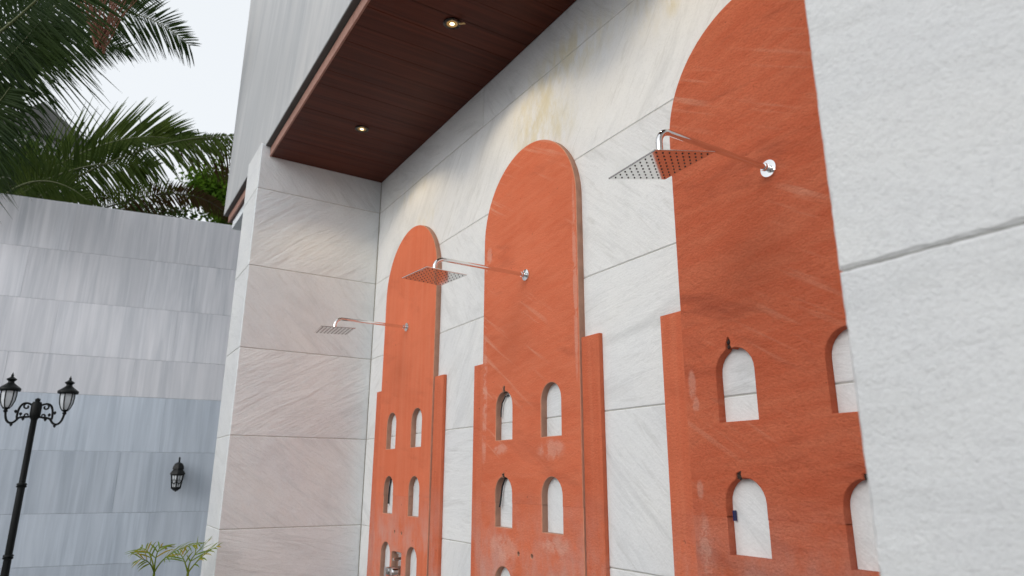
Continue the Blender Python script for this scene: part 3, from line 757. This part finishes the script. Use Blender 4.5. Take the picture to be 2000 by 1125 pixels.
for c, sv, n, L, sd_, sides, fw in SP:
    frond(pa, [at(*q) for q in c], sv, n, L, .027 if sd_ not in (13, 14, 17) else .021, .05, 'palm', sd_, sides=sides, lscale=(1, .7), fwd=fw, bend=.03, upk=.04)
fl = MB(); rn = random.Random(5); q0 = at(196, 95, 7.4)-pa.location
for k in range(26):
    tip = at(196+rn.uniform(-75, 80), -60+rn.uniform(-50, 60), 7.4+rn.uniform(-.15, .15))-pa.location
    mid = q0.lerp(tip, .5)+Vector((rn.uniform(-.03, .03), rn.uniform(-.06, .06), 0))-RIGHT*0
    fl.tube([q0+Vector((0, rn.uniform(-.05, .05), rn.uniform(-.05, .1))), q0.lerp(mid, .6)+Vector((0, rn.uniform(-.04, .04), 0)), mid, tip], [.010, .009, .007, .004], 5)
fl.build('flower_stalk', M['flower'], pa, 60)

# second coconut palm behind the wall, arching to the right
c2 = at(-60, 470, 10.2)
pb = thing('coconut_palm', Vector((c2.x, c2.y, 0)), 'coconut palm whose arching fronds reach right above the boundary wall', 'palm tree')
trunk(pb, Vector((c2.x, c2.y, 0)), c2, .15, 4)
frond(pb, [at(-60, 470, 10.2), at(90, 300, 10.1), at(260, 235, 10), at(372, 282, 9.9)], img(-.10, 1, .25), 105, 1.0, .042, .02, 'palm_b', 21, fwd=.95, lscale=(1.05, .55), bend=.16, upk=.05, start=.2)
frond(pb, [at(-60, 470, 10.2), at(150, 330, 9.6), at(320, 250, 9.5), at(500, 268, 9.4)], img(.25, -1, -.2), 130, .95, .028, .10, 'palm_b', 22, fwd=.25, lscale=(1, .14), start=.2)
frond(pb, [at(-60, 470, 10.2), at(60, 330, 9.7), at(200, 300, 9.6), at(300, 330, 9.6)], img(.2, -1, .2), 110, .9, .028, .12, 'palm_b', 23, fwd=.2, lscale=(1, .8), start=.2)
frond(pb, [at(-60, 470, 10.2), at(0, 350, 9.4), at(90, 320, 9.3), at(170, 390, 9.2)], img(.1, -1, .3), 100, .85, .028, .13, 'palm_b', 24, fwd=.2, lscale=(1, .8), start=.15)
frond(pb, [at(340, 300, 9.7), at(400, 262, 9.6), at(440, 262, 9.6), at(480, 300, 9.5)], img(.15, -1, .1), 50, .75, .022, .14, 'palm_dry', 25, fwd=.1, lscale=(1, .1), start=.02, rmat='bark')
frond(pb, [at(-60, 470, 10.2), at(200, 440, 10.6), at(330, 310, 10.6), at(452, 425, 10.6)], img(.1, -1, .2), 110, .5, .024, .16, 'palm_dry', 26, fwd=.2, lscale=(1, .7), start=.35, rmat='bark')
frond(pb, [at(-60, 470, 10.2), at(-60, 380, 8.9), at(0, 330, 8.0), at(22, 350, 7.55)], img(.6, -.8, 0), 60, .5, .03, .16, 'palm', 27, fwd=.3, start=.3)

# ------------------------------------------------------------------ broadleaf trees
def tree(label, base, height, cen, rad, nleaf, size, mat, seed, squash=.8):
    rnd = random.Random(seed); r = thing('broadleaf_tree', base, label, 'tree', 'broadleaf trees beyond the wall'); o0 = Vector(base)
    c0 = Vector(cen)-o0
    tk = MB(); top = c0-Vector((0, 0, rad*.55*squash)); tk.tube(bez([(0, 0, 0), (.1, .05, top.z*.5), tuple(top)], 12), [.16*(1-.55*i/12) for i in range(13)], 10); tk.build('trunk', M['bark'], r, 60)
    lb = MB(); ends = []
    for i in range(16):
        d = Vector((rnd.gauss(0, 1), rnd.gauss(0, 1), rnd.gauss(.25, .8))).normalized(); e = c0+Vector((d.x*rad, d.y*rad, d.z*rad*squash))*rnd.uniform(.6, .95)
        md = top.lerp(e, .5)+Vector((rnd.uniform(-.2, .2), rnd.uniform(-.2, .2), .15)); pp = bez([tuple(top), tuple(md), tuple(e)], 8)
        lb.tube(pp, [.06*(1-.85*k/8) for k in range(9)], 6); ends += pp[3:]
    lb.build('limb', M['bark'], r, 60)
    cr = MB()
    for i in range(nleaf):
        q = rnd.choice(ends)+Vector((rnd.gauss(0, 1), rnd.gauss(0, 1), rnd.gauss(0, 1)))*rad*.17
        d = Vector((rnd.gauss(0, 1), rnd.gauss(0, 1), rnd.gauss(-.4, .7))).normalized(); s = d.orthogonal().normalized()
        s = Quaternion(d, rnd.uniform(0, 6.28)) @ s; l = size*rnd.uniform(.6, 1.25); w_ = l*.3; u_ = d.cross(s)*w_*.35
        cr.add([q, q+d*l*.4+s*w_+u_, q+d*l, q+d*l*.4-s*w_+u_, q+d*l*.45], [(0, 4, 1), (1, 4, 2), (2, 4, 3), (3, 4, 0)])
    tag(cr.build('crown', M[mat], r), kind='stuff'); return r
c = at(455, 395, 13.5); tree('bright green backlit tree beside the overhanging storey', Vector((c.x, c.y, 0)), 5, c, 1.0, 5200, .12, 'tree', 41)
c = at(320, 450, 12.5); tree('low dark tree under the arching palm fronds', Vector((c.x, c.y, 0)), 4, c, .95, 2600, .11, 'tree_dark', 42, .7)
c = at(30, 350, 13); tree('green tree half hidden by fronds at the far left', Vector((c.x, c.y, 0)), 4.5, c, 1.0, 2600, .13, 'tree_dark', 43, .9)

# house roof glimpsed through the palms
hp = at(62, 330, 24); hz = hp.z
hs_ = thing('house', Vector((hp.x, hp.y, 0)), 'grey house with sloping roof glimpsed through the palm fronds', 'house', rz=math.radians(10))
MB().box((-3, -1.15, 0), (3, .9, hz)).build('wall', M['render'], hs_)
MB().add([(-3.3, -1.4, hz), (3.3, -1.4, hz), (3.3, 1.3, hz), (-3.3, 1.3, hz), (-3.3, -.3, hz+1.1), (3.3, -.3, hz+1.1)], [(3, 2, 1, 0), (0, 1, 5, 4), (2, 3, 4, 5), (1, 2, 5), (3, 0, 4)]).build('roof', M['under'], hs_)
wn = MB().box((3.0, -.7, hz-.9), (3.05, -.1, hz-.25)).build('window', M['white_front'], hs_)
MB().box((3.05, -.64, hz-.84), (3.06, -.16, hz-.31)).build('pane', M['cable'], wn)

# ------------------------------------------------------------------ young areca palms before the left pier
def areca(px, d, label, fr, seed):
    b = at(px, 1125, d); r = thing('areca_palm', Vector((b.x, b.y, 0)), label, 'palm plant', 'young areca palms by the left pier')
    o0 = r.location; fk = at(px-2, 1119, d)-o0
    MB().tube(bez([(0, 0, 0), (.01, 0, fk.z*.5), tuple(fk)], 10), [.011-.004*i/10 for i in range(11)], 8).build('stem', M['areca'], r, 60)
    for i, (c, sv, n, L, dr) in enumerate(fr):
        frond(r, [fk+o0]+[at(x, y, d+dz) for x, y, dz in c], sv, n, L, .0105, dr, 'areca', seed+i, r0=.005, fwd=.8, start=.3, rmat='areca', as_parts=True, upk=.05)
    MB().lathe([(.10, 0), (.13, .01), (.10, .035), (.03, .05), (.0, .055)], 14).build('soil_mound', M['soil'], r, 60)
    return r
areca(303, 4.25, 'young yellow green areca palm on the left before the grey wall',
      [([(298, 1080, 0), (282, 1054, .05), (255, 1084, .1)], img(.2, .3, 1), 8, .14, .22),
       ([(316, 1086, 0), (350, 1066, 0), (398, 1062, -.05)], img(-.1, .3, 1), 12, .105, .24),
       ([(303, 1080, .05), (312, 1056, .1), (328, 1072, .12)], img(.9, .25, .3), 6, .12, .25),
       ([(296, 1098, -.05), (280, 1082, -.1), (260, 1100, -.1)], img(.1, .4, 1), 5, .10, .2)], 61)
areca(369, 4.05, 'young areca palm on the right, leaning over the foot of the pier',
      [([(380, 1100, 0), (400, 1078, 0), (430, 1064, 0)], img(-.1, .4, 1), 7, .12, .16),
       ([(360, 1092, 0), (354, 1074, .05), (340, 1084, .1)], img(.5, .3, 1), 5, .12, .22),
       ([(368, 1085, .05), (390, 1078, .1), (414, 1048, .1)], img(.5, .6, .5), 4, .13, .03)], 71)
